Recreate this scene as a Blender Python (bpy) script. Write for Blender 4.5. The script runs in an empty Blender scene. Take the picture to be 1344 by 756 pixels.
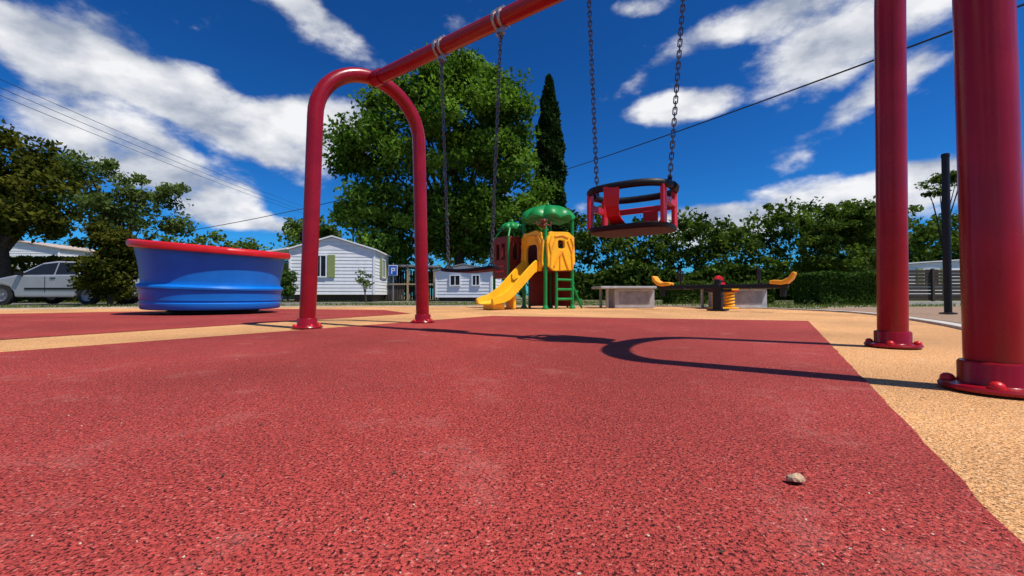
import bpy, bmesh, math, random
import numpy as np
from mathutils import Vector, Matrix, Quaternion
random.seed(7)
scene = bpy.context.scene
COL = scene.collection

# ------------------------------------------------------------------ helpers
def nodes_of(m):
    m.use_nodes = True
    return m.node_tree.nodes, m.node_tree.links

def mat(name, c, rough=0.5, var=0.15, nscale=8.0, bump=0.0, bscale=60.0, metal=0.0, coat=0.0, spec=0.5):
    m = bpy.data.materials.new(name)
    n, l = nodes_of(m)
    b = n['Principled BSDF']
    tc = n.new('ShaderNodeTexCoord')
    no = n.new('ShaderNodeTexNoise'); no.inputs['Scale'].default_value = nscale; no.inputs['Detail'].default_value = 5
    l.new(tc.outputs['Object'], no.inputs['Vector'])
    r = n.new('ShaderNodeValToRGB')
    r.color_ramp.elements[0].position = 0.3; r.color_ramp.elements[1].position = 0.7
    r.color_ramp.elements[0].color = tuple(x*(1-var) for x in c)+(1,)
    r.color_ramp.elements[1].color = tuple(min(1, x*(1+var)) for x in c)+(1,)
    l.new(no.outputs['Fac'], r.inputs['Fac']); l.new(r.outputs['Color'], b.inputs['Base Color'])
    b.inputs['Roughness'].default_value = rough
    b.inputs['Metallic'].default_value = metal
    b.inputs['Coat Weight'].default_value = coat
    b.inputs['Coat Roughness'].default_value = 0.12
    b.inputs['Specular IOR Level'].default_value = spec
    mr = n.new('ShaderNodeMapRange'); mr.inputs['To Min'].default_value = max(0.03, rough-0.08); mr.inputs['To Max'].default_value = min(1, rough+0.12)
    l.new(no.outputs['Fac'], mr.inputs['Value']); l.new(mr.outputs['Result'], b.inputs['Roughness'])
    if bump > 0:
        n2 = n.new('ShaderNodeTexNoise'); n2.inputs['Scale'].default_value = bscale; n2.inputs['Detail'].default_value = 3
        l.new(tc.outputs['Object'], n2.inputs['Vector'])
        bp = n.new('ShaderNodeBump'); bp.inputs['Strength'].default_value = bump; bp.inputs['Distance'].default_value = 0.01
        l.new(n2.outputs['Fac'], bp.inputs['Height']); l.new(bp.outputs['Normal'], b.inputs['Normal'])
    return m

def leaf_mat(name, dark, light, trans=0.3):
    m = bpy.data.materials.new(name)
    n, l = nodes_of(m)
    out = n['Material Output']; n.remove(n['Principled BSDF'])
    b = n.new('ShaderNodeBsdfDiffuse')
    at = n.new('ShaderNodeAttribute'); at.attribute_name = 'tint'
    r = n.new('ShaderNodeValToRGB')
    r.color_ramp.elements[0].color = dark+(1,); r.color_ramp.elements[1].color = light+(1,)
    l.new(at.outputs['Fac'], r.inputs['Fac'])
    l.new(r.outputs['Color'], b.inputs['Color'])
    t = n.new('ShaderNodeBsdfTranslucent')
    mx = n.new('ShaderNodeMixRGB'); mx.blend_type = 'MULTIPLY'; mx.inputs[0].default_value = 1
    mx.inputs[2].default_value = (1.2, 1.4, 0.5, 1)
    l.new(r.outputs['Color'], mx.inputs[1]); l.new(mx.outputs[0], t.inputs['Color'])
    ms = n.new('ShaderNodeMixShader'); ms.inputs[0].default_value = trans
    l.new(b.outputs[0], ms.inputs[1]); l.new(t.outputs[0], ms.inputs[2])
    l.new(ms.outputs[0], out.inputs['Surface'])
    return m

def empty(name, loc=(0, 0, 0), rz=0.0):
    e = bpy.data.objects.new(name, None); COL.objects.link(e)
    e.location = loc; e.rotation_euler = (0, 0, rz); e.empty_display_size = 0.2
    return e

def obj(name, verts, faces, m, parent=None, smooth=False, loc=None, rot=None, bevel=0, recalc=True):
    me = bpy.data.meshes.new(name)
    me.from_pydata([tuple(v) for v in verts], [], faces)
    if recalc:
        bm = bmesh.new(); bm.from_mesh(me); bmesh.ops.recalc_face_normals(bm, faces=bm.faces); bm.to_mesh(me); bm.free()
    o = bpy.data.objects.new(name, me); COL.objects.link(o)
    ms = m if isinstance(m, (list, tuple)) else [m]
    for x in ms: me.materials.append(x)
    if smooth:
        me.shade_smooth()
    if parent: o.parent = parent
    if loc is not None: o.location = loc
    if rot is not None: o.rotation_euler = rot
    if bevel > 0:
        bv = o.modifiers.new('bevel', 'BEVEL'); bv.width = bevel; bv.segments = 2; bv.limit_method = 'ANGLE'
    return o

class MB:  # mesh builder
    def __init__(s): s.v = []; s.f = []
    def add(s, v, f):
        o = len(s.v); s.v += [tuple(x) for x in v]; s.f += [[i+o for i in q] for q in f]; return s
    def box(s, c, d, M=None):
        x, y, z = d[0]/2, d[1]/2, d[2]/2
        vs = [Vector((sx*x, sy*y, sz*z)) for sz in (-1, 1) for sy in (-1, 1) for sx in (-1, 1)]
        if M is not None: vs = [M @ v for v in vs]
        vs = [v+Vector(c) for v in vs]
        return s.add(vs, [[0, 2, 3, 1], [4, 5, 7, 6], [0, 1, 5, 4], [2, 6, 7, 3], [0, 4, 6, 2], [1, 3, 7, 5]])
    def tube(s, pts, r, n=10, closed=False, caps=True, flat=None):
        pts = [Vector(p) for p in pts]; N = len(pts)
        rs = r if isinstance(r, (list, tuple)) else [r]*N
        if len(rs) != N: rs = [rs[0]+(rs[-1]-rs[0])*i/(N-1) for i in range(N)]
        tang = []
        for i in range(N):
            if closed: t = pts[(i+1) % N]-pts[i-1]
            else: t = pts[min(i+1, N-1)]-pts[max(i-1, 0)]
            tang.append(t.normalized())
        up = Vector((0, 0, 1)) if abs(tang[0].z) < 0.9 else Vector((1, 0, 0))
        nn = tang[0].cross(up).normalized(); V = []
        for i in range(N):
            if i > 0:
                nn = nn - tang[i]*nn.dot(tang[i]); nn.normalize()
            bb = tang[i].cross(nn)
            for k in range(n):
                a = 2*math.pi*k/n
                V.append(pts[i]+nn*math.cos(a)*rs[i]+bb*math.sin(a)*rs[i]*(flat if flat else 1))
        F = []
        for i in range(N if closed else N-1):
            j = (i+1) % N
            for k in range(n):
                k2 = (k+1) % n
                F.append([i*n+k, i*n+k2, j*n+k2, j*n+k])
        if caps and not closed:
            F.append(list(range(n))[::-1]); F.append([(N-1)*n+k for k in range(n)])
        return s.add(V, F)
    def lathe(s, prof, n=32, c=(0, 0, 0), M=None, fn=None):
        V = []; F = []; P = len(prof)
        for k in range(n):
            a = 2*math.pi*k/n
            for (r, z) in prof:
                v = Vector((r*math.cos(a), r*math.sin(a), z))
                if fn: v = fn(v, a)
                if M is not None: v = M @ v
                V.append(v+Vector(c))
        for k in range(n):
            k2 = (k+1) % n
            for i in range(P-1):
                F.append([k*P+i, k2*P+i, k2*P+i+1, k*P+i+1])
        return s.add(V, F)
    def prism(s, poly, d0, d1, M=None):  # poly in xz, extrude y
        n = len(poly)
        V = [Vector((p[0], d0, p[1])) for p in poly]+[Vector((p[0], d1, p[1])) for p in poly]
        if M is not None: V = [M @ v for v in V]
        F = [list(range(n)), [n+i for i in range(n)][::-1]]+[[i, (i+1) % n, n+(i+1) % n, n+i] for i in range(n)]
        return s.add(V, F)
    def make(s, name, m, parent=None, smooth=False, bevel=0, **k):
        o = obj(name, s.v, s.f, m, parent, smooth, bevel=bevel, **k)
        if smooth:
            md = o.modifiers.new('wn', 'EDGE_SPLIT'); md.split_angle = math.radians(40)
        return o

F_ = 560.0
def PX(x, Y): return (x-672)/F_*Y
def PZ(y, Y): return 0.3+(388-y)/F_*Y

# ------------------------------------------------------------------ materials
RED = mat('red_powder_coat', (0.27, 0.003, 0.010), 0.25, 0.14, 5, 0.05, 90, coat=0.15, spec=0.35)
REDP = mat('red_plastic', (0.58, 0.008, 0.010), 0.35, 0.1, 6)
BLUE = mat('blue_plastic', (0.002, 0.165, 0.60), 0.36, 0.12, 3, 0.03, 20, coat=0.0, spec=0.35)
BLACK = mat('black_rubber', (0.006, 0.006, 0.007), 0.5, 0.3, 20, 0.1, 200, spec=0.35)
BLKM = mat('black_metal', (0.009, 0.010, 0.014), 0.4, 0.2, 8, spec=0.3)
STEEL = mat('galvanised_steel', (0.36, 0.36, 0.38), 0.45, 0.25, 30, metal=0.85)
CHAIN = mat('chain_steel', (0.14, 0.14, 0.15), 0.4, 0.3, 30, metal=0.8)
YEL = mat('yellow_plastic', (0.90, 0.46, 0.006), 0.38, 0.1, 4)
ORG = mat('orange_yellow_plastic', (0.88, 0.36, 0.008), 0.4, 0.1, 4)
GRN = mat('green_plastic', (0.008, 0.23, 0.045), 0.38, 0.15, 4, spec=0.35)
BRN = mat('brown_red_plastic', (0.17, 0.018, 0.010), 0.45, 0.15, 4, spec=0.35)
CONC = mat('concrete', (0.40, 0.40, 0.40), 0.85, 0.15, 10, 0.3, 60)
KERB = mat('pale_kerb', (0.52, 0.48, 0.42), 0.85, 0.2, 10, 0.3, 60)
WHITE = mat('white_siding', (0.78, 0.79, 0.80), 0.55, 0.06, 3)
ROOFG = mat('grey_roof', (0.22, 0.22, 0.23), 0.7, 0.2, 5)
OLIVE = mat('olive_shutter', (0.25, 0.30, 0.10), 0.6, 0.1, 5)
GLASS = mat('window_glass', (0.012, 0.015, 0.02), 0.15, 0.2, 2, spec=0.35)
DARKW = mat('dark_wood', (0.05, 0.035, 0.025), 0.8, 0.3, 12)
WOOD = mat('beige_wood', (0.35, 0.25, 0.16), 0.75, 0.2, 12)
BARK = mat('bark', (0.06, 0.048, 0.036), 0.9, 0.4, 10, 0.6, 30, spec=0.1)
SILVER = mat('silver_car_paint', (0.50, 0.52, 0.55), 0.33, 0.04, 3, metal=0.5, coat=0.5)
TYRE = mat('tyre', (0.015, 0.015, 0.015), 0.8, 0.2, 10)
SIGNB = mat('sign_blue', (0.01, 0.10, 0.5), 0.4, 0.05, 5)
STONE = mat('pebble_stone', (0.50, 0.34, 0.21), 0.85, 0.3, 60, 0.4, 200)
CABLE = mat('cable_black', (0.015, 0.015, 0.018), 0.6, 0.1, 5)

def rubber(name, base, dark, lightc, dust, darkamt=1.0):
    m = bpy.data.materials.new(name); n, l = nodes_of(m); b = n['Principled BSDF']
    tc = n.new('ShaderNodeTexCoord')
    wn = n.new('ShaderNodeTexNoise'); wn.noise_dimensions = '2D'; wn.inputs['Scale'].default_value = 190; wn.inputs['Detail'].default_value = 1
    l.new(tc.outputs['Object'], wn.inputs['Vector'])
    mx = n.new('ShaderNodeMixRGB'); mx.blend_type = 'LINEAR_LIGHT'; mx.inputs[0].default_value = 0.003
    l.new(tc.outputs['Object'], mx.inputs[1]); l.new(wn.outputs['Color'], mx.inputs[2])
    v = n.new('ShaderNodeTexVoronoi'); v.voronoi_dimensions = '2D'; v.inputs['Scale'].default_value = 300; v.feature = 'F1'
    l.new(mx.outputs[0], v.inputs['Vector'])
    sep = n.new('ShaderNodeSeparateColor'); l.new(v.outputs['Color'], sep.inputs[0])
    r = n.new('ShaderNodeValToRGB')
    e = r.color_ramp.elements
    e[0].position = 0.0; e[0].color = tuple(x*0.55 for x in base)+(1,)
    e[1].position = 1.0; e[1].color = lightc+(1,)
    k = e.new(0.45); k.color = base+(1,)
    k = e.new(0.92); k.color = tuple(x*1.2 for x in base)+(1,)
    l.new(sep.outputs[0], r.inputs['Fac'])
    n3 = n.new('ShaderNodeTexNoise'); n3.noise_dimensions = '2D'; n3.inputs['Scale'].default_value = 175; n3.inputs['Detail'].default_value = 2
    l.new(tc.outputs['Object'], n3.inputs['Vector'])
    add = n.new('ShaderNodeMath'); add.operation = 'MULTIPLY_ADD'; add.inputs[1].default_value = 0.55
    sub = n.new('ShaderNodeMath'); sub.operation = 'SUBTRACT'; sub.inputs[0].default_value = 1.0
    l.new(n3.outputs['Fac'], sub.inputs[1])
    l.new(v.outputs['Distance'], add.inputs[0]); l.new(sub.outputs[0], add.inputs[2])
    cr = n.new('ShaderNodeMapRange'); cr.interpolation_type = 'SMOOTHSTEP'
    cr.inputs['From Min'].default_value = 0.74; cr.inputs['From Max'].default_value = 0.97; cr.inputs['To Max'].default_value = darkamt
    l.new(add.outputs[0], cr.inputs['Value'])
    m2 = n.new('ShaderNodeMixRGB'); m2.inputs[2].default_value = dark+(1,)
    l.new(cr.outputs[0], m2.inputs[0]); l.new(r.outputs['Color'], m2.inputs[1])
    # faint dusty wear, broken up by the grain itself
    n4 = n.new('ShaderNodeTexNoise'); n4.noise_dimensions = '2D'; n4.inputs['Scale'].default_value = 3.4; n4.inputs['Detail'].default_value = 9; n4.inputs['Roughness'].default_value = 0.75
    l.new(tc.outputs['Object'], n4.inputs['Vector'])
    dr = n.new('ShaderNodeMapRange'); dr.inputs['From Min'].default_value = 0.56; dr.inputs['From Max'].default_value = 0.82; dr.inputs['To Max'].default_value = 0.48
    l.new(n4.outputs['Fac'], dr.inputs['Value'])
    m3 = n.new('ShaderNodeMixRGB'); m3.inputs[2].default_value = dust+(1,)
    l.new(dr.outputs[0], m3.inputs[0]); l.new(m2.outputs[0], m3.inputs[1])
    n5 = n.new('ShaderNodeTexNoise'); n5.noise_dimensions = '2D'; n5.inputs['Scale'].default_value = 0.8; n5.inputs['Detail'].default_value = 4
    l.new(tc.outputs['Object'], n5.inputs['Vector'])
    d5 = n.new('ShaderNodeMapRange'); d5.inputs['From Min'].default_value = 0.3; d5.inputs['From Max'].default_value = 0.7; d5.inputs['To Min'].default_value = 0.82; d5.inputs['To Max'].default_value = 1.14
    l.new(n5.outputs['Fac'], d5.inputs['Value'])
    m5 = n.new('ShaderNodeVectorMath'); m5.operation = 'SCALE'
    l.new(m3.outputs[0], m5.inputs[0]); l.new(d5.outputs[0], m5.inputs['Scale'])
    l.new(m5.outputs[0], b.inputs['Base Color'])
    b.inputs['Roughness'].default_value = 0.75; b.inputs['Specular IOR Level'].default_value = 0.2
    bp = n.new('ShaderNodeBump'); bp.inputs['Strength'].default_value = 1.0; bp.inputs['Distance'].default_value = 0.0025; bp.invert = True
    l.new(add.outputs[0], bp.inputs['Height']); l.new(bp.outputs['Normal'], b.inputs['Normal'])
    return m
RUBR = rubber('red_epdm', (0.42, 0.055, 0.043), (0.035, 0.004, 0.004), (0.58, 0.18, 0.14), (0.48, 0.20, 0.165))
RUBR2 = rubber('tan_epdm', (0.78, 0.40, 0.16), (0.12, 0.045, 0.012), (0.90, 0.66, 0.42), (0.72, 0.50, 0.30), 0.9)

# ------------------------------------------------------------------ ground
def ground_mat():
    m = bpy.data.materials.new('grass_and_dirt'); n, l = nodes_of(m); b = n['Principled BSDF']
    tc = n.new('ShaderNodeTexCoord')
    a = n.new('ShaderNodeTexNoise'); a.inputs['Scale'].default_value = 0.5; a.inputs['Detail'].default_value = 8
    f = n.new('ShaderNodeTexNoise'); f.inputs['Scale'].default_value = 25; f.inputs['Detail'].default_value = 4
    for q in (a, f): l.new(tc.outputs['Object'], q.inputs['Vector'])
    r1 = n.new('ShaderNodeValToRGB'); r1.color_ramp.elements[0].position = 0.3; r1.color_ramp.elements[1].position = 0.7
    r1.color_ramp.elements[0].color = (0.05, 0.09, 0.02, 1); r1.color_ramp.elements[1].color = (0.16, 0.17, 0.06, 1)
    l.new(f.outputs['Fac'], r1.inputs['Fac'])
    r2 = n.new('ShaderNodeMapRange'); r2.inputs['From Min'].default_value = 0.48; r2.inputs['From Max'].default_value = 0.58
    l.new(a.outputs['Fac'], r2.inputs['Value'])
    mx = n.new('ShaderNodeMixRGB'); mx.inputs[2].default_value = (0.30, 0.24, 0.16, 1)
    l.new(r2.outputs[0], mx.inputs[0]); l.new(r1.outputs[0], mx.inputs[1]); l.new(mx.outputs[0], b.inputs['Base Color'])
    b.inputs['Roughness'].default_value = 0.95
    bp = n.new('ShaderNodeBump'); bp.inputs['Distance'].default_value = 0.03; l.new(f.outputs['Fac'], bp.inputs['Height']); l.new(bp.outputs[0], b.inputs['Normal'])
    return m
G = 500
obj('ground', [(-G, -G, -0.014), (G, -G, -0.014), (G, G, -0.014), (-G, G, -0.014)], [[0, 1, 2, 3]], ground_mat())

def smooth_poly(pts, it=3):
    for _ in range(it):
        q = []
        for i in range(len(pts)):
            a = pts[i]; b = pts[(i+1) % len(pts)]
            q.append((a[0]*.75+b[0]*.25, a[1]*.75+b[1]*.25)); q.append((a[0]*.25+b[0]*.75, a[1]*.25+b[1]*.75))
        pts = q
    return pts
tanp = smooth_poly([(-14, -4), (-14, 8), (-9, 10.6), (-4, 11.8), (1, 12.4), (5.2, 11.2), (6.4, 8.2), (4.6, 4.6), (3.1, 2.6), (2.6, 0), (2.6, -4)])
obj('tan_rubber_surface', [(x, y, -0.004) for x, y in tanp], [list(range(len(tanp)))], RUBR2)
def wob(poly, amp=0.006, step=0.12, seed=3):
    rr = random.Random(seed); out = []
    for i in range(len(poly)):
        a = Vector(poly[i]); b = Vector(poly[(i+1) % len(poly)]); L = (b-a).length; k = max(1, int(L/step)); t = (b-a).normalized(); nn = Vector((-t.y, t.x))
        for j in range(k):
            p = a.lerp(b, j/k)+(nn*rr.uniform(-amp, amp) if j else Vector((0, 0))); out.append((p.x, p.y))
    return out
dv = Vector((2.92, 4.58)).normalized()
redm = wob([(3.53, 5.09), (-0.30, 6.35), (-2.62-0.53*6, 2.18-0.85*6+0.0), (0.607-dv.x*4, 0.506-dv.y*4)], 0.0035, 0.07)
obj('red_rubber_surface', [(x, y, 0.0) for x, y in redm], [list(range(len(redm)))], RUBR)
redl = wob([(-1.7, 7.15), (-2.7, 9.0), (-5.3, 9.7), (-8.2, 7.2), (-13, 3.5), (-10, -1.5), (-5.4, 0.2), (-3.48, 2.95)], 0.006, 0.15)
obj('red_rubber_surface', [(x, y, 0.0) for x, y in redl], [list(range(len(redl)))], RUBR)
kb = MB(); N = len(tanp); V = []; Fk = []
for i in range(N):
    a = Vector(tanp[i-1]); b = Vector(tanp[(i+1) % N]); t = (b-a).normalized(); nn = Vector((-t.y, t.x)); p = Vector(tanp[i])
    o = p+nn*0.13 if nn.dot(p-Vector((-3, 3))) > 0 else p-nn*0.13
    V += [(p.x, p.y, -0.02), (p.x, p.y, 0.022), (o.x, o.y, 0.022), (o.x, o.y, -0.05)]
for i in range(N):
    j = (i+1) % N
    for k in range(3): Fk.append([i*4+k, j*4+k, j*4+k+1, i*4+k+1])
kb.add(V, Fk).make('kerb', KERB)
grv = mat('gravel_dirt', (0.30, 0.19, 0.12), 0.95, 0.35, 30, 0.8, 60)
gp = smooth_poly([(3.0, -3), (14, -3), (20, 8), (16, 12.5), (9.5, 11.5), (6.9, 10), (6.3, 7), (4.6, 4.0), (3.0, 2)])
obj('gravel_yard', [(x, y, -0.009) for x, y in gp], [list(range(len(gp)))], grv)
road = mat('asphalt_lane', (0.16, 0.15, 0.14), 0.9, 0.2, 20, 0.3, 60)
obj('access_road', [(-60, 12.8, -0.010), (-9, 13.2, -0.010), (-4, 19, -0.010), (3, 24, -0.010), (3, 27, -0.010), (-6, 22, -0.010), (-11, 17.5, -0.010), (-60, 17, -0.010)], [list(range(8))], road)

# ------------------------------------------------------------------ swing set
sw = empty('swing_set')
A = Vector((-1.883, 3.93, 0)); B = Vector((-0.99, 4.74, 0)); D = Vector((1.53, 1.355, 0)); C = Vector((2.235, 2.51, 0))
PR = 0.071; APEX = 2.53
def arch(P, Q, name):
    d = (Q-P); w = d.length; d.normalize(); ins = 0.055; r = w/2-ins; zc = APEX-r
    pts = []
    for i in range(9): pts.append(P+d*(ins*i/8)+Vector((0, 0, zc*i/8)))
    mid = (P+Q)/2
    for i in range(1, 24):
        a = math.pi*(1-i/24)
        pts.append(mid+d*(r*math.cos(a))+Vector((0, 0, zc+r*math.sin(a))))
    for i in range(9): pts.append(Q-d*(ins*(8-i)/8)+Vector((0, 0, zc*(8-i)/8)))
    MB().tube(pts, PR, 28).make(name, RED, sw, True)
    for k, X in enumerate((P, Q)):
        MB().lathe([(0, 0.004), (0.130, 0.004), (0.133, 0.012), (0.128, 0.02), (0.09, 0.024), (0.086, 0.03), (0.086, 0.085), (0.082, 0.092), (0.073, 0.094)], 40, X).make(name+'_foot_%d' % k, RED, sw, True)
        mb = MB()
        for q in range(4):
            a = q*math.pi/2+0.75
            c = X+Vector((0.107*math.cos(a), 0.107*math.sin(a), 0.02))
            mb.lathe([(0.019, 0), (0.019, 0.008), (0.016, 0.016), (0.009, 0.021), (0.0001, 0.023)], 14, c)
        mb.make(name+'_bolt_caps_%d' % k, REDP, sw, True)
arch(A, B, 'rear_arch'); arch(D, C, 'front_arch')
M1 = (A+B)/2; M2 = (C+D)/2
u = (M2-M1); BL = u.length; u.normalize(); wv = Vector((-u.y, u.x, 0))
BZ = 2.50
def bar(t, z=BZ, w=0.0): return M1+u*t+wv*w+Vector((0, 0, z))
MB().tube([bar(0.03), bar(BL*0.5), bar(BL-0.03)], 0.066, 28).make('crossbar', RED, sw, True)
MB().tube([bar(0.05), bar(0.16)], 0.077, 28).tube([bar(BL-0.16), bar(BL-0.05)], 0.077, 28).make('bar_sleeves', RED, sw, True)
Ru = Matrix(((u.x, wv.x, 0), (u.y, wv.y, 0), (0, 0, 1)))
Rbar = Ru.to_4x4() @ Matrix.Rotation(math.pi/2, 4, 'Y')
def chain(P, Q, name):
    mb = MB(); d = Q-P; L = d.length; d.normalize(); pitch = 0.034; n = int(L/pitch)
    s1 = d.cross(Vector((0.3, 0.9, 0.1))).normalized(); s2 = d.cross(s1)
    for i in range(n+1):
        c = P+d*(L*i/n); s = s1 if i % 2 else s2
        pts = []
        for k in range(10):
            a = 2*math.pi*k/10
            pts.append(c+d*math.copysign(1, math.cos(a))*0.013*1.0*(abs(math.cos(a)) > 1e-6)+d*math.cos(a)*0.0115+s*math.sin(a)*0.0115)
        mb.tube(pts, 0.0042, 6, closed=True)
    mb.make(name, CHAIN, sw, True)
def clamp(t, k):
    mb = MB()
    for off in (-0.028, 0.028):
        mb.lathe([(0.066, -0.012), (0.079, -0.012), (0.079, 0.012), (0.066, 0.012)], 24, bar(t+off), Rbar)
    mb.box(bar(t, BZ-0.095), (0.075, 0.03, 0.05), Ru)
    mb.box(bar(t, BZ+0.085), (0.075, 0.03, 0.03), Ru)
    mb.make('clamp_%d' % k, STEEL, sw, True)
    pts = [bar(t, BZ-0.135)+u*0.0+wv*0.022*math.cos(a)+Vector((0, 0, 0.028*math.sin(a))) for a in [2*math.pi*i/12 for i in range(12)]]
    MB().tube(pts, 0.007, 8, closed=True).tube([bar(t, BZ-0.12, -0.03), bar(t, BZ-0.12, 0.03)], 0.012, 10).make('clamp_ring_%d' % k, CHAIN, sw, True)
t1, t2, b1, b2 = 1.00, 1.66, 1.095, 1.57
for i, t in enumerate((t1, t2, 2.43, 3.07)): clamp(t, i)
zs = 0.54
chain(bar(t1, BZ-0.16), bar(b1, zs+0.02), 'flat_seat_chain_1'); chain(bar(t2, BZ-0.16), bar(b2, zs+0.02), 'flat_seat_chain_2')
cs = (b1+b2)/2
nseg = 14; hw = 0.28
Vs = []; Fs = []
for i in range(nseg+1):
    x = -hw+2*hw*i/nseg
    z = zs-0.035+0.02*(x/hw)**2
    wd = 0.085*(1-0.35*max(0, abs(x/hw)-0.75)/0.25)
    for (ww, zz) in ((-wd, -0.014), (-wd, 0.014), (wd, 0.014), (wd, -0.014)):
        Vs.append(bar(cs+x, z+zz, ww))
for i in range(nseg):
    for k in range(4): Fs.append([i*4+k, i*4+(k+1) % 4, (i+1)*4+(k+1) % 4, (i+1)*4+k])
Fs += [[0, 1, 2, 3], [nseg*4+k for k in (3, 2, 1, 0)]]
MB().add(Vs, Fs).make('flat_seat', BLACK, sw, bevel=0.006)
mb = MB()
for t in (b1, b2):
    mb.tube([bar(t, zs-0.02, -0.06), bar(t, zs+0.035, 0), bar(t, zs-0.02, 0.06)], 0.007, 8)
mb.make('flat_seat_brackets', CHAIN, sw, True)
# baby seat
c1, c2 = 2.485, 2.965; cc = (c1+c2)/2; ZR = 0.965
chain(bar(2.43, BZ-0.16), bar(c1, ZR+0.05), 'cradle_chain_1'); chain(bar(3.07, BZ-0.16), bar(c2, ZR+0.05), 'cradle_chain_2')
def se(a, ru, rw, e=0.75):
    ca, sa = math.cos(a), math.sin(a)
    return ru*math.copysign(abs(ca)**e, ca), rw*math.copysign(abs(sa)**e, sa)
ringp = []
for i in range(48):
    x, y = se(2*math.pi*i/48, 0.262, 0.215); ringp.append(bar(cc+x, ZR, y))
MB().tube(ringp, 0.018, 12, closed=True, flat=1.3).make('cradle_ring', BLACK, sw, True)
mb = MB()
for sx in (-1, 1):
    for sy in (-1, 1):
        mb.box(bar(cc+sx*0.235, ZR-0.122, sy*0.115), (0.024, 0.065, 0.225), Ru)
    mb.box(bar(cc+sx*0.238, ZR-0.09, 0), (0.022, 0.24, 0.045), Ru)
mb.box(bar(cc, ZR-0.085, 0.192), (0.44, 0.022, 0.040), Ru)        # far rail
mb.box(bar(cc+0.06, ZR-0.165, 0.188), (0.10, 0.02, 0.14), Ru)      # far plate
mb.make('cradle_red_panels', REDP, sw, bevel=0.006)
Vs = []; Fs = []
st = [(-0.222, 0.0, 0.052), (-0.222, -0.06, 0.048), (-0.215, -0.12, 0.042), (-0.19, -0.18, 0.040), (-0.12, -0.215, 0.045), (-0.02, -0.218, 0.06)]
for (wy, dz, hw_) in st:
    for s in (-1, 1):
        Vs.append(bar(cc-0.045+s*hw_, ZR+dz, wy-0.008)); Vs.append(bar(cc-0.045+s*hw_, ZR+dz, wy+0.008))
for i in range(len(st)-1):
    a = i*4; b_ = a+4
    Fs += [[a, a+2, b_+2, b_], [a+1, b_+1, b_+3, a+3], [a, b_, b_+1, a+1], [a+2, a+3, b_+3, b_+2]]
Fs += [[0, 1, 3, 2], [len(st)*4-4, len(st)*4-2, len(st)*4-1, len(st)*4-3]]
MB().add(Vs, Fs).make('cradle_strap', REDP, sw, bevel=0.004)
pl = []
for i in range(32):
    x, y = se(2*math.pi*i/32, 0.262, 0.19, 0.55); pl.append((x, y))
V = [bar(cc+x*0.98, ZR-0.262, y*0.96) for x, y in pl]+[bar(cc+x, ZR-0.228, y) for x, y in pl]
Fp = [list(range(32)), list(range(63, 31, -1))]+[[i, (i+1) % 32, 32+(i+1) % 32, 32+i] for i in range(32)]
MB().add(V, Fp).make('cradle_seat', BLACK, sw, bevel=0.008)
mb = MB()
for t in (c1, c2):
    s = 1 if t > cc else -1
    mb.tube([bar(t+s*0.01, ZR, -0.05), bar(t, ZR+0.06, 0), bar(t+s*0.01, ZR, 0.05)], 0.008, 8)
    mb.tube([bar(cc+s*0.262, ZR, -0.03), bar(cc+s*0.262, ZR, 0.03)], 0.027, 12)
mb.make('cradle_brackets', BLACK, sw, True)

# ------------------------------------------------------------------ merry-go-round bowl
mg = empty('merry_go_round', (-5.1, 7.33, 0))
camdir = Vector((5.1, -7.33, 0)).normalized(); rdir = Vector((camdir.y*-1, camdir.x, 0))
def tilt(v, a):
    k = v.z/1.1
    d = Vector((v.x, v.y, 0))
    v.z += k*(-0.085*d.dot(camdir)-0.045*d.dot(rdir))
    return v
body = [(0.90, 0.075), (0.965, 0.085), (0.985, 0.11), (0.99, 0.19), (0.978, 0.202), (0.978, 0.22), (0.992, 0.235), (1.0, 0.36), (1.01, 0.405), (1.03, 0.42), (1.035, 0.45), (1.025, 0.468), (0.985, 0.485),
        (0.98, 0.51), (0.985, 0.56), (1.0, 0.70), (1.02, 0.82), (1.045, 0.95), (1.06, 1.03), (1.08, 1.06)]
MB().lathe(body, 96, fn=tilt).make('bowl_shell', BLUE, mg, True)
rim = [(1.06, 1.045), (1.12, 1.025), (1.142, 1.04), (1.15, 1.08), (1.14, 1.12), (1.11, 1.14), (1.05, 1.142), (1.0, 1.12), (0.98, 1.05)]
MB().lathe(rim, 96, fn=tilt).make('bowl_rim', REDP, mg, True)
MB().lathe([(0.98, 1.05), (0.94, 0.7), (0.9, 0.4), (0.6, 0.3), (0.0001, 0.28)], 64, fn=tilt).make('bowl_inside', BLUE, mg, True)
MB().lathe([(0.0001, 0.0), (0.66, 0.0), (0.66, 0.05), (0.55, 0.06), (0.55, 0.1), (0.92, 0.1)], 48).make('base_foot', BLACK, mg, True)

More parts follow.
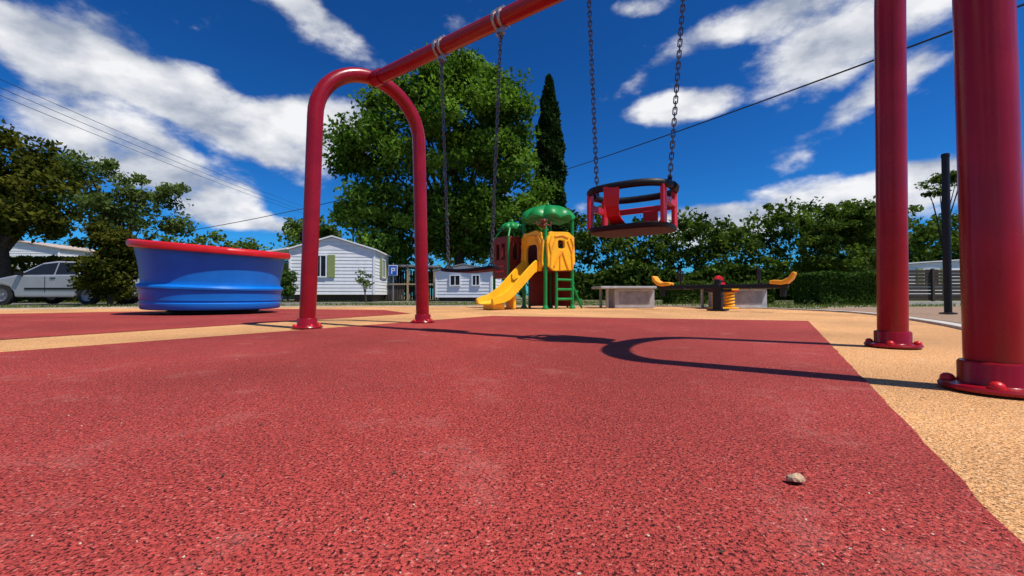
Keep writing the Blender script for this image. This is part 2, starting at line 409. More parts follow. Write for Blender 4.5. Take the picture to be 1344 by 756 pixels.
# ------------------------------------------------------------------ slide playset
ps = empty('playground_slide', (0.84, 10.0, 0), math.radians(214.8))
H = 0.4
mb = MB()
for sx in (-1, 1):
    for sy in (-1, 1):
        mb.tube([(sx*H, sy*H, 0), (sx*H, sy*H, 2.06)], 0.042, 12)
        mb.lathe([(0.075, 0.0), (0.075, 0.03), (0.05, 0.06), (0.042, 0.1)], 12, (sx*H, sy*H, 0))
mb.make('tower_posts', GRN, ps, True)
def dome(c, R, h, name, lob=9):
    def fn(v, a):
        r = math.hypot(v.x, v.y)
        s = abs(math.sin(a*lob/2))
        f = 1+0.09*s*(r/R)
        v.x *= f; v.y *= f; v.z += 0.20*h*(s-1)*(r/R)**1.2
        return v
    prof = [(0.0001, h*1.0)]+[(R*math.sin(x), h*math.cos(x)) for x in [0.2, 0.4, 0.6, 0.8, 1.0, 1.2, 1.4, 1.57]]+[(R*0.97, -0.035), (R*0.85, -0.01), (0.0001, 0.06)]
    MB().lathe(prof, 108, c, fn=fn).lathe([(0.05, 0), (0.04, 0.03), (0.05, 0.05), (0.03, 0.08), (0.0001, 0.085)], 16, (c[0], c[1], c[2]+h-0.02)).make(name, GRN, ps, True)
dome((0, 0, 2.11), 0.59, 0.30, 'main_roof')
sc_ = (0.46, -0.82)
dome((sc_[0], sc_[1], 1.95), 0.25, 0.15, 'small_roof')
SW = 0.31
mb = MB()
for sx in (-1, 1):
    for sy in (-1, 1):
        mb.tube([(sc_[0]+sx*SW, sc_[1]+sy*SW, 0), (sc_[0]+sx*SW, sc_[1]+sy*SW, 1.70)], 0.034, 10)
        mb.tube([(sc_[0]+sx*SW, sc_[1]+sy*SW, 1.68), (sc_[0]+sx*0.15, sc_[1]+sy*0.15, 1.96)], 0.022, 8)
mb.make('small_tower_posts', GRN, ps, True)
MB().box((0, 0, 0.88), (0.86, 0.86, 0.06)).make('deck', BRN, ps, bevel=0.01)
def wavy(w, z0, z1, n=48, amp=0.04, k=5, cx=0):
    pts = []
    for i in range(n):
        a = 2*math.pi*i/n
        x = math.copysign(abs(math.cos(a))**0.45, math.cos(a))*w/2
        z = math.copysign(abs(math.sin(a))**0.45, math.sin(a))*(z1-z0)/2+(z0+z1)/2
        f = 1+amp*math.sin(k*a*2)
        pts.append((x*f+cx, (z-(z0+z1)/2)*f+(z0+z1)/2))
    return pts
def ringpanel(outer, inner, th, M, name, m):
    n = len(outer); V = []; F = []
    for (y) in (-th/2, th/2):
        V += [M @ Vector((p[0], y, p[1])) for p in outer]+[M @ Vector((p[0], y, p[1])) for p in inner]
    for i in range(n):
        j = (i+1) % n
        F += [[i, j, n+j, n+i], [2*n+i, 3*n+i, 3*n+j, 2*n+j], [i, 2*n+i, 2*n+j, j], [n+i, n+j, 3*n+j, 3*n+i]]
    return MB().add(V, F).make(name, m, ps, bevel=0.012)
MX = Matrix.Translation((H+0.05, 0, 0)) @ Matrix.Rotation(math.pi/2, 4, 'Z')
MY = Matrix.Translation((0, H+0.05, 0))
ringpanel(wavy(0.80, 0.84, 1.76, amp=0.035), wavy(0.42, 0.90, 1.46, amp=0.0), 0.07, MX, 'slide_arch_panel', YEL)
ringpanel(wavy(0.82, 0.86, 1.74, amp=0.03, k=4), wavy(0.20, 1.36, 1.55, amp=0.0), 0.07, MY, 'side_panel', YEL)
mb = MB()
for M_ in (MX, MY):
    for (pts) in ([(-0.33, 0.9), (-0.30, 1.3), (-0.18, 1.55)], [(0.33, 0.9), (0.30, 1.3), (0.18, 1.56)], [(-0.30, 1.2), (-0.36, 1.45), (-0.28, 1.62)], [(0.30, 1.2), (0.36, 1.45), (0.28, 1.62)], [(-0.2, 1.62), (0, 1.66), (0.2, 1.62)]):
        sgn = 1 if M_ is MY else -1
        mb.tube([M_ @ Vector((p[0], 0.04*sgn, p[1])) for p in pts], 0.022, 8)
for pts in ([(-0.2, 0.9), (-0.1, 1.1), (-0.02, 1.3)], [(0.05, 0.9), (0.05, 1.15), (0.0, 1.3)], [(0.22, 0.95), (0.12, 1.15), (0.03, 1.28)]):
    mb.tube([MY @ Vector((p[0], 0.04, p[1])) for p in pts], 0.024, 8)
mb.make('panel_branch_relief', ORG, ps, True)
mb = MB()
for z in (1.08, 1.32, 1.56): mb.tube([(-H, -H, z), (-H, H, z)], 0.022, 8)
for y in (-0.25, -0.08, 0.08, 0.25): mb.tube([(-H, y, 0.95), (-H, y, 1.56)], 0.016, 8)
mb.make('back_rails', REDP, ps, True)
MB().box((0, -H, 1.25), (0.7, 0.04, 0.7)).box((-H-0.03, 0, 1.2), (0.03, 0.7, 0.5)).make('rear_panels', BRN, ps, bevel=0.01)
MB().box((-0.42, 0, 0.45), (0.04, 0.7, 0.8)).box((-0.05, -0.36, 0.45), (0.6, 0.04, 0.8)).make('lower_back_panel', BRN, ps, bevel=0.01)
mb = MB()
for z in (0.22, 0.44, 0.66): mb.tube([(-H, H, z), (0.1, H+0.02, z)], 0.03, 10)
mb.tube([(0.1, H+0.02, 0), (0.1, H+0.02, 0.86)], 0.035, 10)
mb.make('side_ladder', GRN, ps, True)
mb = MB()
for (dx, dy, ax) in ((SW, 0, 'x'), (0, -SW, 'y'), (-SW, 0, 'x'), (0, SW, 'y')):
    def pb(a, z, w_, h_):
        mb.box((sc_[0]+dx+(0 if ax == 'x' else a), sc_[1]+dy+(a if ax == 'x' else 0), z), ((0.05, w_, h_) if ax == 'x' else (w_, 0.05, h_)))
    pb(0, 0.95, 0.58, 0.42); pb(0, 1.62, 0.58, 0.16)
    for a in (-0.235, 0.0, 0.235): pb(a, 1.35, 0.10, 0.38)
mb.box((sc_[0], sc_[1], 0.74), (0.64, 0.64, 0.05))
mb.make('brown_tower_panels', BRN, ps, bevel=0.01)
mb = MB()
for i, z in enumerate((0.88, 1.00)): mb.box((sc_[0]+SW+0.03, sc_[1]+0.02*i, z), (0.02, 0.38-0.08*i, 0.035))
mb.make('panel_emboss', REDP, ps, bevel=0.004)
Sl = [(0.38, 0.90), (0.50, 0.885), (0.62, 0.81), (0.78, 0.66), (0.95, 0.50), (1.12, 0.345), (1.28, 0.23), (1.45, 0.165), (1.62, 0.145), (1.72, 0.12)]
V = []; F = []
cs_ = [(-0.27, -0.02), (-0.275, 0.17), (-0.25, 0.185), (-0.222, 0.17), (-0.20, 0.03), (-0.12, 0.0), (0.12, 0.0), (0.20, 0.03), (0.222, 0.17), (0.25, 0.185), (0.275, 0.17), (0.27, -0.02), (0.2, -0.035), (-0.2, -0.035)]
for i, (x, z) in enumerate(Sl):
    a = Sl[max(0, i-1)]; b = Sl[min(len(Sl)-1, i+1)]
    t = Vector((b[0]-a[0], 0, b[1]-a[1])).normalized(); nrm = Vector((-t.z, 0, t.x))
    wf = 1.0 if i < 6 else 1.0+0.07*(i-5)
    hf = 1.0+(0.15 if i in (0, 1) else 0) - (0.12*(i-6) if i > 6 else 0)
    for (y, h) in cs_: V.append(Vector((x, y*wf, z))+nrm*h*hf)
n_ = len(cs_)
for i in range(len(Sl)-1):
    for k in range(n_): F.append([i*n_+k, i*n_+(k+1) % n_, (i+1)*n_+(k+1) % n_, (i+1)*n_+k])
F += [list(range(n_)), [(len(Sl)-1)*n_+k for k in range(n_)][::-1]]
o = MB().add(V, F).make('slide_chute', YEL, ps, True)
MB().box((1.5, 0, 0.065), (0.3, 0.4, 0.13)).box((1.05, 0, 0.18), (0.08, 0.3, 0.34)).make('slide_feet', YEL, ps, bevel=0.02)
mb = MB()
mc = Vector((H+0.12, H+0.10, 1.82))
def ball(mb, c, r, sc=(1, 1, 1)):
    prof = [(max(0.0001, r*math.sin(math.pi*i/8)), -r*math.cos(math.pi*i/8)) for i in range(9)]
    mb.lathe([(p[0]*sc[0], p[1]*sc[2]) for p in prof], 14, c)
ball(mb, mc+Vector((0, 0, 0.10)), 0.06); ball(mb, mc, 0.05, (1, 1, 1.3))
ball(mb, mc+Vector((-0.05, 0.045, 0.12)), 0.024); ball(mb, mc+Vector((0.05, -0.045, 0.12)), 0.024)
mb.tube([mc+Vector((-.02, .02, .05)), mc+Vector((-.11, .09, .0)), mc+Vector((-.14, .07, .1))], 0.018, 8)
mb.tube([mc+Vector((.02, -.02, .05)), mc+Vector((.10, -.10, .02)), mc+Vector((.11, -.14, .1))], 0.018, 8)
mb.make('monkey_ornament', BRN, ps, True)
mb = MB()
for i in range(4): mb.box((-H-0.1-0.12*(3-i), -0.05, 0.2+0.2*i), (0.14, 0.45, 0.05))
mb.tube([(-H-0.5, 0.2, 0), (-H, 0.2, 0.9)], 0.03, 8); mb.tube([(-H-0.5, -0.3, 0), (-H, -0.3, 0.9)], 0.03, 8)
mb.make('climbing_steps', GRN, ps, bevel=0.008)

# ------------------------------------------------------------------ seesaw
ang = math.atan2(-0.83, 0.95)
ss = empty('seesaw', (4.05, 8.4, 0), ang)
MB().box((0, 0, 0.475), (2.36, 0.09, 0.085)).box((0, 0, 0.40), (0.5, 0.07, 0.06)).make('beam', BLKM, ss, bevel=0.012)
MB().box((0, 0, 0.24), (0.16, 0.14, 0.46)).box((0, 0, 0.02), (0.34, 0.3, 0.03)).tube([(0, -0.1, 0.47), (0, 0.1, 0.47)], 0.07, 16).box((0, 0, 0.56), (0.10, 0.11, 0.12)).make('pivot_post', BLKM, ss, bevel=0.01)
for s in (-1, 1):
    prof = [(0.02, -0.01), (0.20, -0.03), (0.30, -0.01), (0.38, 0.07), (0.42, 0.17), (0.405, 0.20), (0.37, 0.19), (0.31, 0.10), (0.22, 0.05), (0.10, 0.06), (0.02, 0.045)]
    M = Matrix.Translation((s*0.88, 0, 0.525)) @ Matrix.Scale(s, 4, (1, 0, 0))
    MB().prism(prof, -0.13, 0.13, M).make('seat_%d' % s, ORG, ss, bevel=0.02)
    mb = MB()
    mb.tube([(s*0.72, 0, 0.5), (s*0.72, 0, 0.86)], 0.02, 10).tube([(s*0.72, -0.15, 0.80), (s*0.72, 0.15, 0.80)], 0.018, 10)
    mb.tube([(s*0.72, -0.09, 0.60), (s*0.72, -0.13, 0.72), (s*0.72, -0.13, 0.80)], 0.014, 8).tube([(s*0.72, 0.09, 0.60), (s*0.72, 0.13, 0.72), (s*0.72, 0.13, 0.80)], 0.014, 8)
    mb.tube([(s*0.6, -0.2, 0.44), (s*0.6, 0.2, 0.44)], 0.018, 10)
    mb.tube([(s*1.1, 0, 0.42), (s*1.1, 0, 0.28)], 0.05, 12)
    mb.make('handle_%d' % s, BLKM, ss, True)

# ------------------------------------------------------------------ spring rider
def spring(mb, c, r, h, turns, wr):
    pts = [Vector(c)+Vector((r*math.cos(a), r*math.sin(a), h*a/(2*math.pi*turns))) for a in np.linspace(0, 2*math.pi*turns, turns*16)]
    mb.tube(pts, wr, 8)
sr = empty('spring_rider', (4.80, 9.7, 0), 0.3)
mb = MB(); spring(mb, (-0.17, 0, 0.02), 0.10, 0.36, 5, 0.02); spring(mb, (0.17, 0, 0.02), 0.10, 0.36, 5, 0.02); mb.make('springs', YEL, sr, True)
MB().prism([(-0.38, 0.38), (0.38, 0.38), (0.42, 0.47), (0.28, 0.55), (0.15, 0.50), (0.02, 0.56), (-0.05, 0.72), (-0.14, 0.76), (-0.22, 0.70), (-0.2, 0.56), (-0.42, 0.47)], -0.05, 0.05).make('figure_side', REDP, sr, bevel=0.015)
MB().prism([(-0.28, 0.42), (0.28, 0.42), (0.30, 0.48), (-0.30, 0.48)], -0.16, 0.16).box((0, 0, 0.02), (0.6, 0.3, 0.03)).make('figure_seat', YEL, sr, bevel=0.01)
MB().tube([(-0.1, -0.16, 0.62), (-0.1, 0.16, 0.62)], 0.02, 10).make('figure_handle', BLKM, sr, True)

# ------------------------------------------------------------------ concrete tables
SHADEC = mat('recess_shade_concrete', (0.27, 0.27, 0.265), 0.9, 0.25, 6)  # darker concrete colour that paints the shade of the pedestal recess
def ctable(x, y, w, rz, dx):
    e = empty('concrete_table', (x, y, 0), rz)
    MB().box((-0.1, 0, 0.495), (w, 0.95, 0.06)).make('table_top', CONC, e, bevel=0.012)
    MB().box((0.08, 0, 0.23), (w*0.72, 0.7, 0.46)).make('table_pedestal', CONC, e, bevel=0.012)
    MB().box((0.08, -0.352, 0.25), (w*0.56, 0.010, 0.30)).make('recess_shade_panel', SHADEC, e, bevel=0.004)  # thin panel on the pedestal face, recess shade put in as colour
    MB().tube([(-w/2+0.1, -0.3, 0), (-w/2+0.1, -0.3, 0.46)], 0.035, 10).tube([(-w/2+0.1, 0.3, 0), (-w/2+0.1, 0.3, 0.46)], 0.035, 10).make('table_legs', CONC, e, True)
    return e
ctable(2.85, 10.6, 1.35, 0.05, 0)
ctable(5.35, 10.3, 1.45, 0.08, 0)

# ------------------------------------------------------------------ buildings
def mobile_home(x, y, w, L, h, rise, rz, windows, roofm=WHITE, base=0.35):
    e = empty('mobile_home', (x, y, 0), rz)   # front gable at local y=0 facing -y
    mb = MB(); bh = 0.16; n = int((h-base)/bh); bh = (h-base)/n
    for i in range(n):
        z = base+bh*(i+0.5)
        for (cx, cy, dx, dy, ax) in ((0, 0, w, 0.03, 'x'), (0, L, w, 0.03, 'x'), (-w/2, L/2, 0.03, L-0.04, 'y'), (w/2, L/2, 0.03, L-0.04, 'y')):
            M = Matrix.Rotation(-0.10 if cy == 0 else (0.10 if cy == L else 0), 3, 'X') if ax == 'x' else Matrix.Rotation(0.10*(1 if cx > 0 else -1)*-1, 3, 'Y')
            mb.box((cx, cy, z), (dx, dy, bh*0.985), M)
    mb.make('siding', WHITE, e)
    mb = MB()
    for yy in (0.0, L):
        ng = max(2, int(rise/bh))
        for i in range(ng):
            f0 = 1-(i/ng); f1 = 1-((i+1)/ng)
            mb.prism([(-w/2*f0, h+rise*i/ng), (w/2*f0, h+rise*i/ng), (w/2*f1+0.001, h+rise*(i+1)/ng-0.008), (-w/2*f1-0.001, h+rise*(i+1)/ng-0.008)], yy-0.02, yy+0.02)
    mb.make('gable', WHITE, e)
    MB().box((0, L/2, (base+h)/2), (w-0.1, L-0.1, h-base)).make('core_walls', WHITE, e)
    MB().box((0, L/2, base/2), (w-0.3, L-0.3, base)).make('underfloor', DARKW, e)
    ov = 0.15; mb = MB()
    for s in (-1, 1):
        P = [(0, h+rise+0.02), (s*(w/2+ov), h+0.02-rise*ov/(w/2)), (s*(w/2+ov), h+0.09-rise*ov/(w/2)), (0, h+rise+0.09)]
        mb.prism(P, -ov, L+ov)
    mb.make('roof', roofm, e)
    mb = MB()
    for sx in (-1, 1):
        for yy in (0, L): mb.box((sx*(w/2), yy, (base+h)/2), (0.09, 0.09, h-base))
    mb.make('corner_trim', WHITE, e)
    for i, (wx, wz, ww, wh, face) in enumerate(windows):
        if face == 'f':
            M = Matrix.Translation((wx, -0.04, wz))
        elif face == 'r': M = Matrix.Translation((w/2+0.04, wx, wz)) @ Matrix.Rotation(math.pi/2, 4, 'Z')
        else: M = Matrix.Translation((-w/2-0.04, wx, wz)) @ Matrix.Rotation(-math.pi/2, 4, 'Z')
        def b(mb, c, d): mb.box(M @ Vector(c), d, M.to_3x3())
        mb = MB(); b(mb, (0, -0.005, 0), (ww, 0.02, wh)); mb.make('window_glass_%d' % i, GLASS, e)
        mb = MB()
        b(mb, (0, -0.02, wh/2+0.03), (ww+0.12, 0.05, 0.06)); b(mb, (0, -0.02, -wh/2-0.03), (ww+0.12, 0.06, 0.06))
        b(mb, (-ww/2-0.03, -0.02, 0), (0.06, 0.05, wh)); b(mb, (ww/2+0.03, -0.02, 0), (0.06, 0.05, wh)); b(mb, (0, -0.018, 0), (0.04, 0.03, wh))
        mb.make('window_frame_%d' % i, WHITE, e)
        if w > 3.5:
            mb = MB()
            for s in (-1, 1): b(mb, (s*(ww/2+0.06+0.2), -0.02, 0), (0.36, 0.04, wh+0.1))
            mb.make('shutters_%d' % i, OLIVE, e, bevel=0.005)
    return e
h1 = mobile_home(-8.85, 21.0, 4.0, 8.0, 2.55, 0.62, math.radians(5), [(-0.55, 1.75, 0.5, 1.0, 'f'), (2.0, 1.75, 0.7, 0.9, 'r'), (5.0, 1.75, 0.7, 0.9, 'r')])
MB().box((-2.9, 1.5, 2.45), (1.7, 3.4, 0.07), Matrix.Rotation(-0.18, 3, 'Y')).make('awning_roof', WHITE, h1)
mb = MB()
for yy in (0.1, 2.9): mb.tube([(-3.6, yy, 0), (-3.6, yy, 2.3)], 0.05, 8)
mb.make('awning_posts', WHITE, h1, True)
MB().box((-2.95, 3.0, 1.1), (1.5, 0.06, 2.0)).make('awning_screen', OLIVE, h1)
mobile_home(-2.62, 23.0, 3.05, 3.0, 1.62, 0.32, math.radians(-8), [(-0.45, 1.12, 0.5, 0.5, 'f'), (0.7, 1.12, 0.35, 0.5, 'f')], ROOFG, 0.2)
mobile_home(-33.5, 28, 7.0, 5, 3.4, 0.6, 0.05, [(0, 2.3, 1, 1, 'f')], mat('pale_tile_roof', (0.45, 0.36, 0.30), 0.8, 0.2, 6))
mobile_home(29, 27, 9.0, 5, 2.25, 0.3, 0.0, [(-2.5, 1.5, 0.9, 0.9, 'f'), (1.5, 1.5, 0.9, 0.9, 'f')])
cp = empty('wooden_carport', (-6.1, 25.5, 0), 0.05)
MB().box((0.1, 0, 2.0), (3.4, 2.6, 0.10), Matrix.Rotation(0.02, 3, 'Y')).make('carport_roof', ROOFG, cp)
mb = MB()
for x in (-1.5, 0.1, 1.6):
    mb.box((x, -1.2, 0.97), (0.1, 0.1, 1.94)); mb.box((x, 1.2, 0.97), (0.1, 0.1, 1.94))
mb.box((0.05, -1.22, 0.95), (3.1, 0.05, 0.08)); mb.make('carport_posts', WOOD, cp)
mb = MB()
for i in range(20): mb.box((-1.45+i*0.16, 1.25, 0.95), (0.12, 0.03, 1.8))
for i in range(9): mb.box((-1.45+i*0.16, -1.15, 0.47), (0.12, 0.03, 0.85))
mb.make('plank_screen', DARKW, cp)
MB().box((0.5, 0.3, 0.4), (1.5, 0.8, 0.06)).box((0.5, 0.3, 0.2), (0.3, 0.3, 0.4)).make('table_under_carport', WOOD, cp)
fc = empty('wooden_fence', (22.5, 20, 0), 0.0)
mb = MB()
for i in range(9): mb.box((0, 0, 0.15+i*0.16), (9.5, 0.03, 0.13))
for i in range(6): mb.box((-4.7+i*1.88, -0.05, 0.78), (0.1, 0.1, 1.56))
mb.make('fence_boards', DARKW, fc)
lw = MB().box((14.7, 14.5, 0.02), (6.0, 0.2, 0.16)).make('low_wall', KERB)

# ------------------------------------------------------------------ posts, signs, cables
lp = empty('black_lamp_post', (7.15, 7.0, 0))
MB().tube([(0, 0, 0), (0, 0, 2.6)], 0.05, 14).lathe([(0.11, 0), (0.11, 0.02), (0.05, 0.03)], 16).lathe([(0.052, 2.58), (0.056, 2.6), (0.05, 2.64), (0.0001, 2.65)], 16).make('post', BLKM, lp, True)
ts = empty('traffic_sign', (PX(516, 19), 19, 0))
MB().tube([(0, 0, 0), (0, 0, 1.75)], 0.03, 8).make('sign_pole', STEEL, ts, True)
MB().box((0, -0.04, 1.42), (0.40, 0.02, 0.46)).make('sign_border', WHITE, ts, bevel=0.004)
MB().box((0, -0.054, 1.42), (0.35, 0.008, 0.41)).make('sign_plate', SIGNB, ts)
MB().box((-0.05, -0.062, 1.40), (0.04, 0.006, 0.27)).box((0.02, -0.062, 1.515), (0.10, 0.006, 0.04)).box((0.02, -0.062, 1.41), (0.10, 0.006, 0.04)).box((0.08, -0.062, 1.4625), (0.04, 0.006, 0.145)).make('letter_p', WHITE, ts)
sl = empty('street_lamp', (PX(463, 27), 27, 0))
MB().tube([(0, 0, 0), (0, 0, 4.7)], [0.08, 0.05], 10).tube([(0, 0, 4.65), (0.15, -0.1, 4.9), (0.5, -0.3, 5.0)], 0.035, 8).make('lamp_pole', DARKW, sl, True)
MB().box((0.15, -0.1, 4.75), (0.35, 0.25, 0.35)).box((0.55, -0.3, 5.0), (0.5, 0.2, 0.1)).make('lamp_head', BLKM, sl, bevel=0.03)
def cable(P, Q, sag, r, name):
    P = Vector(P); Q = Vector(Q); pts = []
    for i in range(31):
        t = i/30; p = P.lerp(Q, t); p.z -= sag*4*t*(1-t); pts.append(p)
    MB().tube(pts, r, 6).make(name, CABLE)
P1 = Vector((PX(700, 42), 42, PZ(235, 42))); P2 = Vector((PX(1245, 12), 12, PZ(28, 12)))
cable(P1, P2+(P2-P1)*0.4, 0.35, 0.028, 'overhead_cable')
for k, (ya, yb) in enumerate(((97, 272), (108, 277), (118, 281))):
    a = Vector((PX(400, 48), 48, PZ(yb, 48))); b = Vector((PX(0, 19), 19, PZ(ya, 19)))
    cable(a, b+(b-a)*0.3, 0.35, 0.012, 'overhead_cable')
cable((PX(245, 24), 24, PZ(303, 24)), (PX(462, 27), 27, PZ(258, 27)), 0.1, 0.02, 'overhead_cable')

# ------------------------------------------------------------------ car (front toward -X)
car = empty('parked_car', (-14.9, 14.4, 0), 0.03)
side = [(-2.08, 0.32), (-2.12, 0.50), (-2.05, 0.66), (-1.85, 0.76), (-1.1, 0.92), (-0.95, 0.95), (1.55, 0.98), (1.95, 0.96), (2.06, 0.88), (2.10, 0.55), (2.05, 0.32), (1.72, 0.25), (1.68, 0.42), (1.55, 0.58), (1.32, 0.65), (1.09, 0.58), (0.96, 0.42), (0.92, 0.25), (-0.92, 0.25), (-0.96, 0.42), (-1.09, 0.58), (-1.32, 0.65), (-1.55, 0.58), (-1.68, 0.42), (-1.72, 0.25)]
MB().prism(side, -0.84, 0.84).make('car_body', SILVER, car, bevel=0.05)
cab = [(-0.98, 0.93), (-0.25, 1.36), (0.15, 1.42), (0.95, 1.40), (1.45, 1.28), (1.85, 0.95)]
def cabin(poly, wb, wt, zb, zt, name, m, off=0):
    n = len(poly); V = []
    for s in (-1, 1):
        for (x, z) in poly:
            k = (z-zb)/(zt-zb); V.append((x, s*(wb*(1-k)+wt*k), z))
    F = [list(range(n)), list(range(2*n-1, n-1, -1))]+[[i, (i+1) % n, n+(i+1) % n, n+i] for i in range(n)]
    return MB().add(V, F).make(name, m, car, bevel=off)
cabin(cab, 0.80, 0.60, 0.93, 1.42, 'car_cabin', SILVER, 0.03)
for s in (-1, 1):
    for j, poly in enumerate(([(-0.78, 0.97), (-0.24, 1.31), (0.22, 1.37), (0.24, 0.98)], [(0.29, 0.98), (0.27, 1.37), (0.88, 1.36), (1.02, 0.99)], [(1.07, 0.99), (0.93, 1.35), (1.32, 1.27), (1.58, 0.99)])):
        V = []
        for (x, z) in poly:
            k = (z-0.93)/0.49; V.append((x, s*(0.80*(1-k)+0.60*k+0.012), z))
        V += [(v[0], v[1]-s*0.03, v[2]) for v in V]
        MB().add(V, [[0, 1, 2, 3], [7, 6, 5, 4], [0, 4, 5, 1], [1, 5, 6, 2], [2, 6, 7, 3], [3, 7, 4, 0]]).make('side_window_%d_%d' % (s, j), GLASS, car)
def quad(P, name, m):
    MB().add(P, [[0, 1, 2, 3]]).make(name, m, car)
quad([(-0.93, -0.68, 0.975), (-0.93, 0.68, 0.975), (-0.30, 0.54, 1.345), (-0.30, -0.54, 1.345)], 'windscreen', GLASS)
mb = MB(); mr_ = MB()
for x in (-1.32, 1.32):
    for s in (-1, 1):
        R = Matrix.Rotation(math.pi/2*s, 4, 'X')
        mb.lathe([(0.20, 0.09), (0.27, 0.10), (0.315, 0.07), (0.32, 0), (0.315, -0.09), (0.2, -0.1)], 28, (x, s*0.74, 0.32), R)
        mr_.lathe([(0.0001, -0.08), (0.05, -0.085), (0.06, -0.05), (0.17, -0.055), (0.205, -0.09), (0.205, 0.08)], 28, (x, s*0.74, 0.32), R)
        mr_.lathe([(0.0001, 0.08), (0.05, 0.085), (0.06, 0.05), (0.17, 0.055), (0.205, 0.09)], 28, (x, s*0.74, 0.32), R)
mb.make('tyres', TYRE, car, True); mr_.make('wheel_rims', STEEL, car, True)
MB().box((-2.04, -0.6, 0.66), (0.14, 0.34, 0.13)).box((-2.04, 0.6, 0.66), (0.14, 0.34, 0.13)).make('headlights', WHITE, car, bevel=0.03)
MB().box((2.06, -0.66, 0.82), (0.06, 0.25, 0.2)).box((2.06, 0.66, 0.82), (0.06, 0.25, 0.2)).make('tail_lights', REDP, car, bevel=0.02)
MB().box((0.2, -0.85, 0.52), (1.6, 0.02, 0.06)).box((-0.72, -0.9, 1.0), (0.14, 0.16, 0.11)).box((-0.72, 0.9, 1.0), (0.14, 0.16, 0.11)).make('trim_and_mirrors', BLACK, car, bevel=0.01)
MB().box((0.02, -0.843, 0.66), (0.012, 0.008, 0.5)).box((0.98, -0.843, 0.72), (0.012, 0.008, 0.4)).box((0.26, -0.85, 0.86), (0.16, 0.02, 0.03)).make('door_lines', BLACK, car)

# ------------------------------------------------------------------ foliage
rng = np.random.default_rng(11)
def leaves(name, C, size, tint, m, parent=None, flatten=0.0, aspect=0.55):
    N = len(C)
    a = rng.normal(size=(N, 3)); a /= np.linalg.norm(a, axis=1)[:, None]
    b = rng.normal(size=(N, 3)); b -= a*(a*b).sum(1)[:, None]; b /= np.linalg.norm(b, axis=1)[:, None]
    s = (size*(0.6+0.8*rng.random(N)))[:, None]
    V = np.empty((N, 4, 3)); V[:, 0] = C-a*s; V[:, 1] = C+b*s*aspect-a*s*0.1; V[:, 2] = C+a*s; V[:, 3] = C-b*s*aspect-a*s*0.1
    me = bpy.data.meshes.new(name)
    me.vertices.add(N*4); me.vertices.foreach_set('co', V.reshape(-1))
    me.loops.add(N*4); me.loops.foreach_set('vertex_index', np.arange(N*4, dtype=np.int32))
    me.polygons.add(N); me.polygons.foreach_set('loop_start', np.arange(0, N*4, 4, dtype=np.int32)); me.polygons.foreach_set('loop_total', np.full(N, 4, dtype=np.int32))
    me.update(); me.validate()
    at = me.attributes.new('tint', 'FLOAT', 'POINT'); at.data.foreach_set('value', np.repeat(np.clip(tint, 0, 1), 4).astype(np.float32))
    me.materials.append(m)
    o = bpy.data.objects.new(name, me); COL.objects.link(o)
    if parent: o.parent = parent
    return o
def clumps(ells, dens):
    out = []
    for (cx, cy, cz, rx, ry, rz, n) in ells:
        d = rng.normal(size=(n, 3)); d /= np.linalg.norm(d, axis=1)[:, None]
        rr = rng.random(n)**0.45
        out.append(np.array([cx, cy, cz])+d*rr[:, None]*np.array([rx, ry, rz]))
    return np.vstack(out)
def fill(CL, rad, per, squash=0.7):
    n = len(CL); R = rad*(0.6+0.8*rng.random(n))
    d = rng.normal(size=(n, per, 3)); d /= np.linalg.norm(d, axis=2)[:, :, None]
    rr = rng.random((n, per))**0.5*(0.85+0.3*rng.random((n, per)))
    P = CL[:, None, :]+d*rr[:, :, None]*R[:, None, None]*np.array([1, 1, squash])
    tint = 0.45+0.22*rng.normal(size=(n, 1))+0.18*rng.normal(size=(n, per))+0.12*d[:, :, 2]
    return P.reshape(-1, 3), tint.reshape(-1)
LM_plane = leaf_mat('plane_leaf', (0.028, 0.070, 0.010), (0.19, 0.31, 0.045), 0.33)
LM_dark = leaf_mat('dark_olive_leaf', (0.016, 0.028, 0.005), (0.14, 0.14, 0.022))
LM_light = leaf_mat('light_leaf', (0.04, 0.07, 0.02), (0.16, 0.21, 0.06))
LM_cyp = leaf_mat('cypress_leaf', (0.012, 0.028, 0.008), (0.045, 0.075, 0.02), 0.1)
LM_line = leaf_mat('treeline_leaf', (0.018, 0.040, 0.008), (0.14, 0.20, 0.035), 0.25)
LM_hedge = leaf_mat('hedge_leaf', (0.02, 0.05, 0.012), (0.09, 0.16, 0.03), 0.2)

def tree(name, base, ells, rad, per, leaf, m, trunk_r, nl=14, squash=0.7):
    e = empty(name, (0, 0, 0))
    CL = clumps(ells, 1)
    P, T = fill(CL, rad, per, squash)
    leaves('crown', P, leaf, T, m, e)
    b = Vector(base); ctr = Vector(CL.mean(axis=0)); mb = MB()
    fork = Vector((b.x*0.8+ctr.x*0.2, b.y, b.z+(ctr.z-b.z)*0.45))
    mb.tube([b, b.lerp(fork, 0.1)+Vector((0.02, 0, 0)), b.lerp(fork, 0.5)+Vector((trunk_r*0.3, 0, 0)), fork], [trunk_r*1.35, trunk_r, trunk_r*0.85, trunk_r*0.7], 14)
    idx = rng.choice(len(CL), min(nl, len(CL)), replace=False)
    for i in idx:
        q = Vector(CL[i]); s = b.lerp(fork, 0.75+0.25*random.random())
        m1 = s.lerp(q, 0.4)+Vector((0, 0, (q-s).length*0.12)); m2 = s.lerp(q, 0.75)+Vector((random.uniform(-.2, .2), 0, (q-s).length*0.08))
        mb.tube([s, m1, m2, q], [trunk_r*0.42, trunk_r*0.26, trunk_r*0.14, trunk_r*0.05], 7)
    mb.make('trunk_and_limbs', BARK, e, True)
    return e
